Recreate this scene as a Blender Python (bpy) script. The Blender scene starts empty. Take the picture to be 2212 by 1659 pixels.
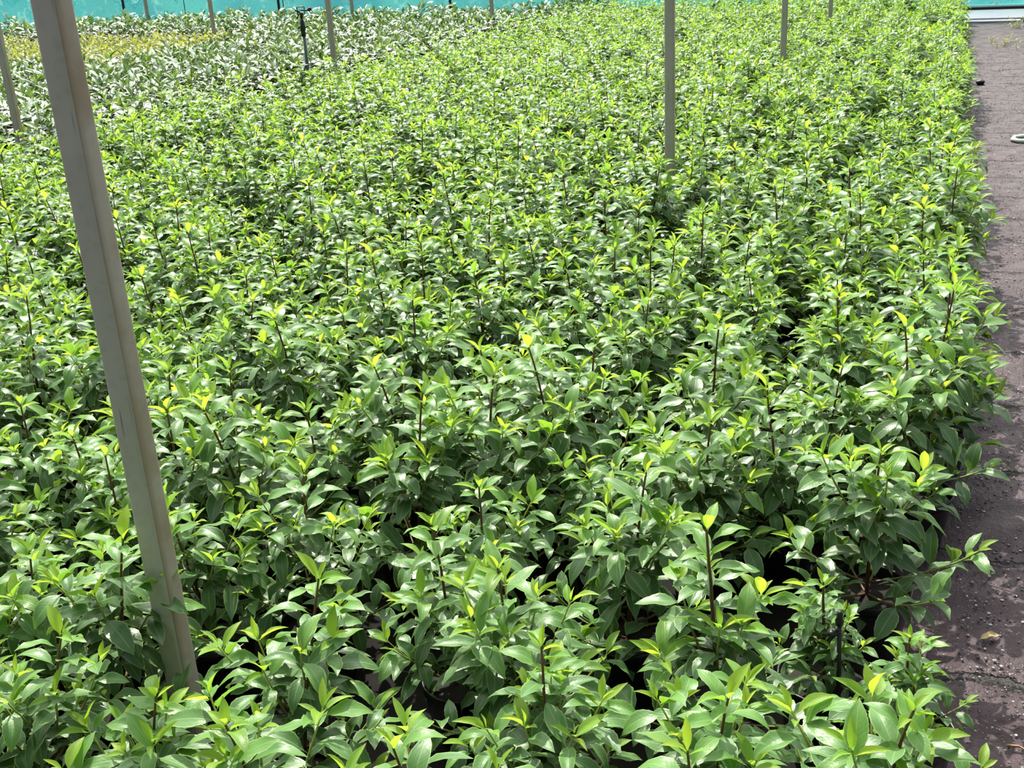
import bpy, bmesh, math, random
import numpy as np
from mathutils import Matrix, Vector

# ------------------------------------------------------------------ camera
S = bpy.context.scene
COL = S.collection
CAM_H = 1.62
F_PX, CX, CY = 2450.0, 1106.0, 829.5
# world axes written in camera coordinates (x right, y down, z into the view)
WX = np.array([0.93887918, 0.08031433, -0.33474691])      # across the bed, towards the path
WY = np.array([0.34016533, -0.3657428, 0.86632543])       # along the bed
WZ = np.array([-0.05285292, -0.9272442, -0.37070845])     # up
RWC = np.array([WX, WY, WZ])
cam_data = bpy.data.cameras.new('camera')
cam = bpy.data.objects.new('camera', cam_data)
COL.objects.link(cam)
cam_data.sensor_width = 36.0
cam_data.lens = F_PX / 2212.0 * 36.0
cam_data.clip_start = 0.02
cam_data.clip_end = 300
R = RWC @ np.array([[1, 0, 0], [0, -1, 0], [0, 0, -1.0]])
M4 = Matrix([[*R[0], 0], [*R[1], 0], [*R[2], CAM_H], [0, 0, 0, 1]])
cam.matrix_world = M4
S.camera = cam


def project(P):
    """pixel (2212 x 1659 frame) and depth of world points, shape (n, 3)"""
    c = (np.asarray(P, float) - np.array([0, 0, CAM_H])) @ RWC
    z = np.where(np.abs(c[:, 2]) < 1e-6, 1e-6, c[:, 2])
    return CX + F_PX * c[:, 0] / z, CY + F_PX * c[:, 1] / z, c[:, 2]


# ------------------------------------------------------------------ sky, sun, exposure
SUN_AZ, SUN_EL = math.radians(30), math.radians(50)      # azimuth measured from +Y towards -X
sun_dir = Vector((-math.sin(SUN_AZ) * math.cos(SUN_EL), math.cos(SUN_AZ) * math.cos(SUN_EL), math.sin(SUN_EL)))
sd = bpy.data.lights.new('sun', 'SUN')
sd.energy = 8.6
sd.angle = math.radians(0.6)
sd.color = (1.0, 0.955, 0.86)
so = bpy.data.objects.new('sun', sd)
COL.objects.link(so)
so.rotation_euler = sun_dir.to_track_quat('Z', 'Y').to_euler()
so.location = (0, 0, 12)

W = bpy.data.worlds.new('sky')
S.world = W
W.use_nodes = True
nt = W.node_tree
nt.nodes.clear()
tc = nt.nodes.new('ShaderNodeTexCoord')
sep = nt.nodes.new('ShaderNodeSeparateXYZ')
nt.links.new(tc.outputs['Generated'], sep.inputs[0])
ramp = nt.nodes.new('ShaderNodeValToRGB')
ramp.color_ramp.elements[0].position = 0.0
ramp.color_ramp.elements[0].color = (0.38, 0.41, 0.44, 1)
ramp.color_ramp.elements[1].position = 0.9
ramp.color_ramp.elements[1].color = (0.22, 0.31, 0.46, 1)
nt.links.new(sep.outputs['Z'], ramp.inputs[0])
dot = nt.nodes.new('ShaderNodeVectorMath')
dot.operation = 'DOT_PRODUCT'
nt.links.new(tc.outputs['Generated'], dot.inputs[0])
dot.inputs[1].default_value = sun_dir
mx = nt.nodes.new('ShaderNodeMath'); mx.operation = 'MAXIMUM'; mx.inputs[1].default_value = 0
nt.links.new(dot.outputs['Value'], mx.inputs[0])
pw = nt.nodes.new('ShaderNodeMath'); pw.operation = 'POWER'; pw.inputs[1].default_value = 3.4
nt.links.new(mx.outputs[0], pw.inputs[0])
ml = nt.nodes.new('ShaderNodeMath'); ml.operation = 'MULTIPLY'; ml.inputs[1].default_value = 6.0
nt.links.new(pw.outputs[0], ml.inputs[0])
glow = nt.nodes.new('ShaderNodeVectorMath'); glow.operation = 'SCALE'
glow.inputs[0].default_value = (1.0, 0.98, 0.95)
nt.links.new(ml.outputs[0], glow.inputs['Scale'])
addn = nt.nodes.new('ShaderNodeVectorMath'); addn.operation = 'ADD'
nt.links.new(ramp.outputs[0], addn.inputs[0])
nt.links.new(glow.outputs[0], addn.inputs[1])
bg = nt.nodes.new('ShaderNodeBackground')
bg.inputs['Strength'].default_value = 1.0
nt.links.new(addn.outputs[0], bg.inputs[0])
wo = nt.nodes.new('ShaderNodeOutputWorld')
nt.links.new(bg.outputs[0], wo.inputs[0])

S.view_settings.view_transform = 'Standard'
S.view_settings.look = 'None'
S.view_settings.gamma = 1.0
S.view_settings.use_curve_mapping = False
S.view_settings.exposure = -0.12
S.cycles.max_bounces = 6
S.cycles.diffuse_bounces = 3
S.cycles.glossy_bounces = 2
S.cycles.transmission_bounces = 4
S.cycles.transparent_max_bounces = 8
S.cycles.caustics_reflective = False
S.cycles.caustics_refractive = False

rng = np.random.default_rng(11)
random.seed(4)


# ------------------------------------------------------------------ node helpers
def new_mat(name):
    m = bpy.data.materials.new(name)
    m.use_nodes = True
    t = m.node_tree
    t.nodes.clear()
    return m, t


def nd(t, kind, **kw):
    n = t.nodes.new(kind)
    for k, v in kw.items():
        setattr(n, k, v)
    return n


def mth(t, op, a, b=None, clamp=False):
    n = nd(t, 'ShaderNodeMath', operation=op)
    n.use_clamp = clamp
    for i, v in enumerate((a, b)):
        if v is None:
            continue
        if isinstance(v, (int, float)):
            n.inputs[i].default_value = v
        else:
            t.links.new(v, n.inputs[i])
    return n.outputs[0]


def maprange(t, v, a, b, c=0.0, d=1.0):
    n = nd(t, 'ShaderNodeMapRange')
    t.links.new(v, n.inputs[0])
    for i, x in enumerate((a, b, c, d)):
        n.inputs[i + 1].default_value = x
    return n.outputs[0]


def mixc(t, f, a, b, mode='MIX'):
    n = nd(t, 'ShaderNodeMix', data_type='RGBA', blend_type=mode)
    for s, v in ((0, f), (6, a), (7, b)):
        if isinstance(v, (int, float)):
            n.inputs[s].default_value = v
        elif isinstance(v, tuple):
            n.inputs[s].default_value = (*v, 1) if len(v) == 3 else v
        else:
            t.links.new(v, n.inputs[s])
    return n.outputs[2]


def cramp(t, v, stops):
    n = nd(t, 'ShaderNodeValToRGB')
    e = n.color_ramp.elements
    while len(e) < len(stops):
        e.new(0.5)
    for el, (p, c) in zip(e, stops):
        el.position = p
        el.color = (*c, 1)
    t.links.new(v, n.inputs[0])
    return n.outputs[0]


def noise(t, vec, scale, detail=3.0, rough=0.5):
    n = nd(t, 'ShaderNodeTexNoise')
    n.inputs['Scale'].default_value = scale
    n.inputs['Detail'].default_value = detail
    n.inputs['Roughness'].default_value = rough
    if vec is not None:
        t.links.new(vec, n.inputs['Vector'])
    return n.outputs['Fac']


def principled(t, col, rough=0.5, metal=0.0, spec=0.5, bump=None, bstr=0.3, bdist=0.01):
    p = nd(t, 'ShaderNodeBsdfPrincipled')
    for key, v in (('Base Color', col), ('Roughness', rough), ('Metallic', metal), ('Specular IOR Level', spec)):
        if isinstance(v, (int, float)):
            p.inputs[key].default_value = v
        elif isinstance(v, tuple):
            p.inputs[key].default_value = (*v, 1)
        else:
            t.links.new(v, p.inputs[key])
    if bump is not None:
        b = nd(t, 'ShaderNodeBump')
        b.inputs['Strength'].default_value = bstr
        b.inputs['Distance'].default_value = bdist
        t.links.new(bump, b.inputs['Height'])
        t.links.new(b.outputs[0], p.inputs['Normal'])
    return p


def out(t, shader):
    o = nd(t, 'ShaderNodeOutputMaterial')
    t.links.new(shader, o.inputs[0])


def simple_mat(name, col, rough=0.5, metal=0.0, spec=0.5, nscale=0, namp=0.25):
    m, t = new_mat(name)
    c = col
    if nscale:
        tc = nd(t, 'ShaderNodeTexCoord')
        nz = noise(t, tc.outputs['Object'], nscale, 4)
        lo = tuple(x * (1 - namp) for x in col)
        hi = tuple(min(1, x * (1 + namp)) for x in col)
        c = mixc(t, nz, lo, hi)
    out(t, principled(t, c, rough, metal, spec).outputs[0])
    return m


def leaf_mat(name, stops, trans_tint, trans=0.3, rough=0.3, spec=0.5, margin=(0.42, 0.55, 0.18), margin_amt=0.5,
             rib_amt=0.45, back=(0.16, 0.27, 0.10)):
    m, t = new_mat(name)
    at = nd(t, 'ShaderNodeAttribute', attribute_name='tone')
    uv = nd(t, 'ShaderNodeUVMap', uv_map='UVMap')
    sp = nd(t, 'ShaderNodeSeparateXYZ')
    t.links.new(uv.outputs[0], sp.inputs[0])
    oi = nd(t, 'ShaderNodeObjectInfo')
    geo = nd(t, 'ShaderNodeNewGeometry')
    nz = noise(t, geo.outputs['Position'], 9.0, 2)
    tone = mth(t, 'ADD', at.outputs['Fac'], mth(t, 'MULTIPLY', mth(t, 'SUBTRACT', nz, 0.5), 0.16), True)
    tone = mth(t, 'ADD', tone, mth(t, 'MULTIPLY', mth(t, 'SUBTRACT', oi.outputs['Random'], 0.5), 0.08), True)
    col = cramp(t, tone, stops)
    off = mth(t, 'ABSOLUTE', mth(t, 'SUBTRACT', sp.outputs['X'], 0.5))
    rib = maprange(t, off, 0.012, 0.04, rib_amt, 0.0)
    edge = maprange(t, off, 0.43, 0.48, 0.0, margin_amt)  # pale leaf margin, with the backlit edge brightness put into its colour
    # pinnate side veins, faint
    vv = mth(t, 'SUBTRACT', sp.outputs['Y'], mth(t, 'MULTIPLY', off, 0.35))
    wv = mth(t, 'SINE', mth(t, 'MULTIPLY', vv, 75.0))
    vein = maprange(t, wv, 0.86, 1.0, 0.0, 0.035)
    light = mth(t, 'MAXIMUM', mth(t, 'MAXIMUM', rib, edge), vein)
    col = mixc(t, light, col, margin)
    colb = mixc(t, 0.45, col, back)
    col2 = mixc(t, geo.outputs['Backfacing'], col, colb)
    nf = noise(t, uv.outputs[0], 7.0, 2)
    rg = mth(t, 'ADD', maprange(t, nf, 0.3, 0.7, rough - 0.07, rough + 0.10), mth(t, 'MULTIPLY', geo.outputs['Backfacing'], 0.2))
    # quilted surface between the veins
    hb = mth(t, 'ADD', mth(t, 'MULTIPLY', wv, 0.05), mth(t, 'ADD', nf, mth(t, 'MULTIPLY', rib, -1.5)))
    p = principled(t, col2, rg, 0.0, spec, hb, 0.2, 0.003)
    tr = nd(t, 'ShaderNodeBsdfTranslucent')
    t.links.new(mixc(t, 1.0, mixc(t, 0.35, col, (0.45, 0.72, 0.09)), trans_tint, 'MULTIPLY'), tr.inputs[0])
    mxs = nd(t, 'ShaderNodeMixShader')
    # young thin leaves let more light through
    t.links.new(maprange(t, tone, 0.1, 0.9, trans * 0.6, trans * 1.5), mxs.inputs[0])
    t.links.new(p.outputs[0], mxs.inputs[1])
    t.links.new(tr.outputs[0], mxs.inputs[2])
    out(t, mxs.outputs[0])
    return m


LAUREL_STOPS = [(0.0, (0.006, 0.036, 0.016)), (0.25, (0.018, 0.105, 0.020)), (0.6, (0.10, 0.28, 0.022)), (1.0, (0.41, 0.52, 0.035))]
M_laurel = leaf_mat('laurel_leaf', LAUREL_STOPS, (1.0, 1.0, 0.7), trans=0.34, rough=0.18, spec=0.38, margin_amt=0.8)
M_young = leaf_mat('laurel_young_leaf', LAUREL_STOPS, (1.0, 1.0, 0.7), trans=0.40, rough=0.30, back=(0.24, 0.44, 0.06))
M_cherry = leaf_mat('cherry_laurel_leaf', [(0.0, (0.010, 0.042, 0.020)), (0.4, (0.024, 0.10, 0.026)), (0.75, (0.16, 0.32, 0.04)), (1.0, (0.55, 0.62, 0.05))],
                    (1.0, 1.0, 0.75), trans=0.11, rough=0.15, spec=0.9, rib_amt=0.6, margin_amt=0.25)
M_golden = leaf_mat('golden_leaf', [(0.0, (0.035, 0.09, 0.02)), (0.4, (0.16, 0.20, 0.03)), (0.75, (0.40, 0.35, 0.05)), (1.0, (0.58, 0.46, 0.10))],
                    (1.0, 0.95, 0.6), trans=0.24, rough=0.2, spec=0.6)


def stem_mat():
    m, t = new_mat('laurel_stem')
    at = nd(t, 'ShaderNodeAttribute', attribute_name='tone')
    col = cramp(t, at.outputs['Fac'], [(0.0, (0.055, 0.028, 0.018)), (0.45, (0.11, 0.035, 0.022)), (0.75, (0.24, 0.24, 0.06)), (1.0, (0.42, 0.50, 0.08))])
    out(t, principled(t, col, 0.5).outputs[0])
    return m


M_stem = stem_mat()
M_pot = simple_mat('black_pot_plastic', (0.012, 0.012, 0.014), 0.38)
M_soil = simple_mat('potting_soil', (0.014, 0.010, 0.007), 0.95, nscale=60, namp=0.6)


# ------------------------------------------------------------------ mesh helpers
def mesh_np(name, V, Q, mats, uv=None, tone=None, smooth=True, midx=None):
    """mesh from numpy arrays: V (n,3), Q (m,4) quads (a repeated last index makes a triangle)"""
    me = bpy.data.meshes.new(name)
    V = np.asarray(V, np.float32)
    Q = np.asarray(Q, np.int32)
    tri = Q[:, 3] == Q[:, 2]
    if tri.any():
        loops = np.concatenate([Q[~tri].ravel(), Q[tri][:, :3].ravel()])
        tot = np.concatenate([np.full((~tri).sum(), 4), np.full(tri.sum(), 3)])
        if midx is not None:
            midx = np.concatenate([midx[~tri], midx[tri]])
    else:
        loops = Q.ravel()
        tot = np.full(len(Q), 4)
    start = np.concatenate([[0], np.cumsum(tot)[:-1]])
    me.vertices.add(len(V))
    me.vertices.foreach_set('co', V.ravel())
    me.loops.add(len(loops))
    me.loops.foreach_set('vertex_index', loops.astype(np.int32))
    me.polygons.add(len(tot))
    me.polygons.foreach_set('loop_start', start.astype(np.int32))
    me.polygons.foreach_set('loop_total', tot.astype(np.int32))
    if midx is not None:
        me.polygons.foreach_set('material_index', midx.astype(np.int32))
    me.polygons.foreach_set('use_smooth', np.full(len(tot), smooth, dtype=bool))
    if uv is not None:
        l = me.uv_layers.new(name='UVMap')
        l.data.foreach_set('uv', np.asarray(uv, np.float32)[loops].ravel())
    if tone is not None:
        a = me.attributes.new('tone', 'FLOAT', 'POINT')
        a.data.foreach_set('value', np.asarray(tone, np.float32))
    for m in mats if isinstance(mats, (list, tuple)) else [mats]:
        me.materials.append(m)
    me.update(calc_edges=True)
    return me


def link(name, me, parent=None):
    o = bpy.data.objects.new(name, me)
    COL.objects.link(o)
    if parent is not None:
        o.parent = parent
    return o


def empty(name, loc, rz=0.0, scale=1.0):
    o = bpy.data.objects.new(name, None)
    COL.objects.link(o)
    o.empty_display_size = 0.05
    o.location = loc
    o.rotation_euler = (0, 0, rz)
    o.scale = (scale,) * 3
    return o


def tag(o, label, cat, group=None, kind=None):
    o['label'] = label
    o['category'] = cat
    if group:
        o['group'] = group
    if kind:
        o['kind'] = kind
    return o


def struct(o):
    o['kind'] = 'structure'
    return o


def bm_obj(name, bm, mat, parent=None, smooth=False, bevel=0.0, seg=2):
    me = bpy.data.meshes.new(name)
    if bevel:
        bmesh.ops.bevel(bm, geom=list(bm.edges), offset=bevel, segments=seg, affect='EDGES', clamp_overlap=True)
    bmesh.ops.recalc_face_normals(bm, faces=bm.faces)
    bm.to_mesh(me)
    bm.free()
    me.materials.append(mat)
    if smooth:
        for p in me.polygons:
            p.use_smooth = True
    return link(name, me, parent)


def add_box(bm, x0, x1, y0, y1, z0, z1):
    r = bmesh.ops.create_cube(bm, size=1)
    for v in r['verts']:
        v.co = Vector(((x0 + x1) / 2 + v.co.x * (x1 - x0), (y0 + y1) / 2 + v.co.y * (y1 - y0), (z0 + z1) / 2 + v.co.z * (z1 - z0)))
    return r['verts']


def add_tube(bm, pts, radii, n=8, cap=True):
    pts = [Vector(p) for p in pts]
    if isinstance(radii, (int, float)):
        radii = [radii] * len(pts)
    rings = []
    for i, p in enumerate(pts):
        d = (pts[min(i + 1, len(pts) - 1)] - pts[max(i - 1, 0)]).normalized()
        a = d.cross(Vector((0.3, 0.9, 0.2)) if abs(d.z) > 0.8 else Vector((0, 0, 1))).normalized()
        b = d.cross(a)
        rings.append([bm.verts.new(p + (a * math.cos(k * math.tau / n) + b * math.sin(k * math.tau / n)) * radii[i]) for k in range(n)])
    for r0, r1 in zip(rings, rings[1:]):
        for k in range(n):
            bm.faces.new((r0[k], r0[(k + 1) % n], r1[(k + 1) % n], r1[k]))
    if cap:
        bm.faces.new(rings[0][::-1])
        bm.faces.new(rings[-1])


def add_lathe(bm, prof, n=20, loc=(0, 0, 0)):
    rings = []
    for r, z in prof:
        rings.append([bm.verts.new((loc[0] + r * math.cos(k * math.tau / n), loc[1] + r * math.sin(k * math.tau / n), loc[2] + z)) for k in range(n)])
    for r0, r1 in zip(rings, rings[1:]):
        for k in range(n):
            bm.faces.new((r0[k], r0[(k + 1) % n], r1[(k + 1) % n], r1[k]))
    return rings


# ------------------------------------------------------------------ leaves and plants
class Leaves:
    """collects leaves, then makes them all at once"""

    def __init__(self):
        self.rows = []

    def add(self, base, direc, length, width, tone, curl=0.6, fold=0.35, wave=0.04, roll=0.0):
        self.rows.append((*base, *direc, length, width, tone, curl, fold, wave, roll))

    def build(self, nseg, ncol, kind='laurel', serrate=False):
        A = np.array(self.rows, float)
        n = len(A)
        base, d = A[:, 0:3], A[:, 3:6]
        L, Wd, tone, curl, fold, wave, roll = A[:, 6:].T
        d = d / np.linalg.norm(d, axis=1)[:, None]
        up = np.tile([0, 0, 1.0], (n, 1))
        side = np.cross(up, d)
        bad = np.linalg.norm(side, axis=1) < 0.05
        side[bad] = [1, 0, 0]
        side /= np.linalg.norm(side, axis=1)[:, None]
        nor = np.cross(d, side)
        cr, sr = np.cos(roll)[:, None], np.sin(roll)[:, None]
        side, nor = side * cr + nor * sr, nor * cr - side * sr
        t = np.linspace(0, 1, nseg + 1)
        pet = 0.11 if kind != 'golden' else 0.05
        s = np.clip((t - pet) / (1 - pet), 0, 1)
        if kind == 'cherry':
            w = np.sin(np.pi * s ** 0.95) ** 0.75
            w *= np.where(s > 0.85, 1, 1)
        elif kind == 'golden':
            w = np.sin(np.pi * s ** 0.9) ** 0.7
        else:
            w = (s ** 0.72) * (1 - s) ** 0.95
            w /= w.max()
            w = np.where(s > 0.82, w * 0.85, w)
        w = np.maximum(w, 0.035 * (t < 1))
        if serrate:
            w = w * (1 + 0.03 * np.where(np.arange(nseg + 1) % 2 == 0, 1, -1) * (s > 0.12) * (s < 0.95))
        v = np.linspace(-1, 1, ncol + 1)
        # midrib line bending down by 'curl' radians
        ang = curl[:, None] * (t[None, :] ** 1.3)
        dt = 1.0 / nseg
        am = (ang[:, 1:] + ang[:, :-1]) / 2
        px = np.concatenate([np.zeros((n, 1)), np.cumsum(np.cos(am) * dt, 1)], 1)
        pz = np.concatenate([np.zeros((n, 1)), -np.cumsum(np.sin(am) * dt, 1)], 1)
        ph = rng.random(n) * 6.28
        ph2 = rng.random(n) * 6.28
        hw = 0.5 * Wd[:, None] * w[None, :]                           # (n, seg)
        X = (px * L[:, None])[:, :, None] + 0 * v[None, None, :]
        yy = hw[:, :, None] * v[None, None, :] * np.cos(fold)[:, None, None]
        zz = (pz * L[:, None])[:, :, None] + hw[:, :, None] * np.abs(v)[None, None, :] * np.sin(fold)[:, None, None]
        wv = np.sin(t[None, :, None] * 11.0 + np.where(v > 0, ph[:, None], ph2[:, None])[:, None, :])
        zz = zz + wv * (np.abs(v) ** 1.5)[None, None, :] * (wave * L)[:, None, None] * w[None, :, None]
        # local up tilts with the bend
        Xl = X - zz * 0
        P = base[:, None, None, :] + Xl[..., None] * d[:, None, None, :] + yy[..., None] * side[:, None, None, :] + zz[..., None] * nor[:, None, None, :]
        V = P.reshape(-1, 3)
        nv = (nseg + 1) * (ncol + 1)
        i = np.arange(nseg)[:, None] * (ncol + 1) + np.arange(ncol)[None, :]
        q = np.stack([i, i + ncol + 1, i + ncol + 2, i + 1], -1).reshape(-1, 4)
        q = q[:, ::-1]
        Q = (q[None] + (np.arange(n) * nv)[:, None, None]).reshape(-1, 4)
        UV = np.stack(np.broadcast_arrays((v[None, :] + 1) / 2, t[:, None]), -1).reshape(-1, 2)
        UV = np.tile(UV, (n, 1))
        T = np.repeat(tone, nv)
        return V, Q, UV, T


class Tubes:
    def __init__(self):
        self.V, self.Q, self.T, self.n = [], [], [], 0

    def add(self, pts, r0, r1, tone0, tone1, ns=6):
        pts = np.asarray(pts, float)
        m = len(pts)
        d = np.gradient(pts, axis=0)
        d /= np.linalg.norm(d, axis=1)[:, None] + 1e-9
        a = np.cross(d, [0.31, 0.9, 0.27])
        a /= np.linalg.norm(a, axis=1)[:, None] + 1e-9
        b = np.cross(d, a)
        th = np.arange(ns) / ns * 2 * np.pi
        r = np.linspace(r0, r1, m)
        P = pts[:, None, :] + r[:, None, None] * (np.cos(th)[None, :, None] * a[:, None, :] + np.sin(th)[None, :, None] * b[:, None, :])
        i = np.arange(m - 1)[:, None] * ns + np.arange(ns)[None, :]
        j = np.arange(m - 1)[:, None] * ns + (np.arange(ns)[None, :] + 1) % ns
        q = np.stack([i, j, j + ns, i + ns], -1).reshape(-1, 4)
        self.V.append(P.reshape(-1, 3))
        self.Q.append(q + self.n)
        self.T.append(np.repeat(np.linspace(tone0, tone1, m), ns))
        self.n += m * ns

    def arrays(self):
        return np.concatenate(self.V), np.concatenate(self.Q), np.concatenate(self.T)


def sph(az, el):
    return np.array([math.cos(az) * math.cos(el), math.sin(az) * math.cos(el), math.sin(el)])


POT_H, POT_R = 0.16, 0.095


def laurel_parts(rnd, height=0.52, n_side=7, big=1.0, ns=6, keep=1.0, spread=1.0):
    """leaves (old), leaves (young), stems of one Portuguese laurel with its pot standing on z = 0"""
    old, young, tb = Leaves(), Leaves(), Tubes()

    def shoot(p0, az, el, length, r0, leader=False, low=False):
        nn = 12
        pts = [np.array(p0, float)]
        d = sph(az, el)
        for k in range(nn):
            bend = 0.05 if not leader else 0.0
            d = d + np.array([rnd.uniform(-.05, .05), rnd.uniform(-.05, .05), bend])
            d /= np.linalg.norm(d)
            pts.append(pts[-1] + d * length / nn)
        pts = np.array(pts)
        tb.add(pts, r0, r0 * 0.45, 0.15 if leader else 0.45, 0.5 if leader else 0.95, ns)
        step = 0.0195 * big
        m = max(4, int(length / step))
        ga = rnd.uniform(0, 6.28)
        start = 0.22 if not leader else 0.28
        for k in range(m):
            u = start + (1 - start) * k / m
            if rnd.random() > keep and u < 0.8:
                continue
            q = u * nn
            i0 = min(int(q), nn - 1)
            p = pts[i0] + (pts[i0 + 1] - pts[i0]) * (q - i0)
            ax = (pts[i0 + 1] - pts[i0])
            ax /= np.linalg.norm(ax)
            ga += 2.4 + rnd.uniform(-.35, .35)
            a = np.cross(ax, [0.2, 0.1, 1.0] if abs(ax[2]) < 0.9 else [1, 0, 0])
            a /= np.linalg.norm(a)
            b = np.cross(ax, a)
            radial = a * math.cos(ga) + b * math.sin(ga)
            if not leader and radial[2] < -0.55 and rnd.random() < 0.6:
                radial[2] *= -0.4
            lift = 0.25 + 0.55 * u ** 2 + rnd.uniform(-.2, .2)
            dd = radial + ax * lift
            dd = dd / np.linalg.norm(dd)
            dd[2] = max(dd[2], -0.35)
            L = big * (0.098 - 0.022 * u ** 3) * rnd.uniform(0.78, 1.15)
            tone = 0.04 + 0.16 * max(0.0, u) ** 2 + (0.20 if low else 0.50) * max(0, u - 0.60) / 0.40 + rnd.uniform(-.05, .10)
            # the lower, inner leaves of a shoot are old and dark
            old.add(p + dd * r0, dd, L, L * rnd.uniform(0.33, 0.42), max(0.0, tone), curl=rnd.uniform(0.5, 1.5), fold=rnd.uniform(0.12, 0.5),
                    wave=rnd.uniform(0.01, 0.045), roll=rnd.uniform(-.4, .4))
        # tip: a tuft of small folded yellow-green leaves
        tip = pts[-1]
        ax = pts[-1] - pts[-2]
        ax /= np.linalg.norm(ax)
        nt_ = rnd.randint(3, 5) if not low else rnd.randint(1, 3)
        a0 = rnd.uniform(0, 6.28)
        for k in range(nt_):
            az2 = a0 + k * 2.4
            e = rnd.uniform(0.25, 0.75) if k else 1.2
            dd = ax * (0.6 + 0.8 * (k < 2)) + sph(az2, 0.1) * math.cos(e)
            dd /= np.linalg.norm(dd)
            L = big * rnd.uniform(0.040, 0.074) * (0.7 if k == 0 else 1.0)
            young.add(tip - ax * 0.004 * k, dd, L, L * rnd.uniform(0.29, 0.40), rnd.uniform(0.64, 1.0), curl=rnd.uniform(0.1, 1.0), fold=rnd.uniform(0.3, 0.8),
                      wave=0.015, roll=rnd.uniform(-.4, .4))
        # axil buds
        return pts

    z0 = POT_H - 0.02
    lead = shoot((0, 0, z0), rnd.uniform(0, 6.28), 1.48, height - z0, 0.0048, True)
    a0 = rnd.uniform(0, 6.28)
    for k in range(n_side):
        u = rnd.uniform(0.12, 0.46)
        i0 = int(u * 12)
        az = a0 + k * 6.283 / n_side + rnd.uniform(-.35, .35)
        el = rnd.uniform(0.55, 1.05) + 0.25 * u
        ln = rnd.uniform(0.18, 0.27) * spread * (1 - 0.35 * u)
        shoot(lead[i0], az, el, ln, 0.0032)
    for k in range(n_side - 1):                                   # low shoots that arch out over the pot
        az = a0 + 0.4 + k * 6.283 / (n_side - 1) + rnd.uniform(-.3, .3)
        shoot(lead[rnd.choice([0, 1])], az, rnd.uniform(0.05, 0.5), rnd.uniform(0.17, 0.25) * spread, 0.003, low=True)
    return old, young, tb


def pot_bm(r=POT_R, h=POT_H, n=24):
    bm = bmesh.new()
    add_lathe(bm, [(0.001, 0.0), (r * 0.74, 0.0), (r * 0.76, 0.004), (r * 0.95, h * 0.86), (r * 0.955, h * 0.87), (r, h * 0.875), (r, h * 0.99), (r * 0.985, h),
                   (r * 0.95, h), (r * 0.94, h * 0.98), (r * 0.90, h * 0.80)], n)
    return bm


def soil_bm(r=POT_R * 0.905, z=POT_H - 0.025, n=20):
    bm = bmesh.new()
    c = bm.verts.new((0, 0, z + 0.008))
    rings = []
    for k in (0.35, 0.7, 1.0):
        rings.append([bm.verts.new((r * k * math.cos(i * math.tau / n), r * k * math.sin(i * math.tau / n), z + 0.008 * (1 - k) + random.uniform(-.003, .003))) for i in range(n)])
    low = [bm.verts.new((r * 0.93 * math.cos(i * math.tau / n), r * 0.93 * math.sin(i * math.tau / n), z - 0.03)) for i in range(n)]
    for i in range(n):
        bm.faces.new((c, rings[0][i], rings[0][(i + 1) % n]))
        for a, b in zip(rings, rings[1:] + [low]):
            bm.faces.new((a[i], b[i], b[(i + 1) % n], a[(i + 1) % n]))
    return bm


def ordinal(n):
    w = ['', 'first', 'second', 'third', 'fourth', 'fifth', 'sixth', 'seventh', 'eighth', 'ninth', 'tenth', 'eleventh', 'twelfth']
    if n < len(w):
        return w[n]
    return f"{n}{'th' if 10 <= n % 100 <= 20 else {1: 'st', 2: 'nd', 3: 'rd'}.get(n % 10, 'th')}"


# ------------------------------------------------------------------ the ground, the path, the far slab
def weed_mat():
    m, t = new_mat('black_ground_fabric')
    tc = nd(t, 'ShaderNodeTexCoord')
    nz = noise(t, tc.outputs['Object'], 14.0, 4)
    col = mixc(t, nz, (0.008, 0.008, 0.009), (0.022, 0.019, 0.016))
    out(t, principled(t, col, 0.95, 0, 0.1, bump=nz, bstr=0.2).outputs[0])
    return m


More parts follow.
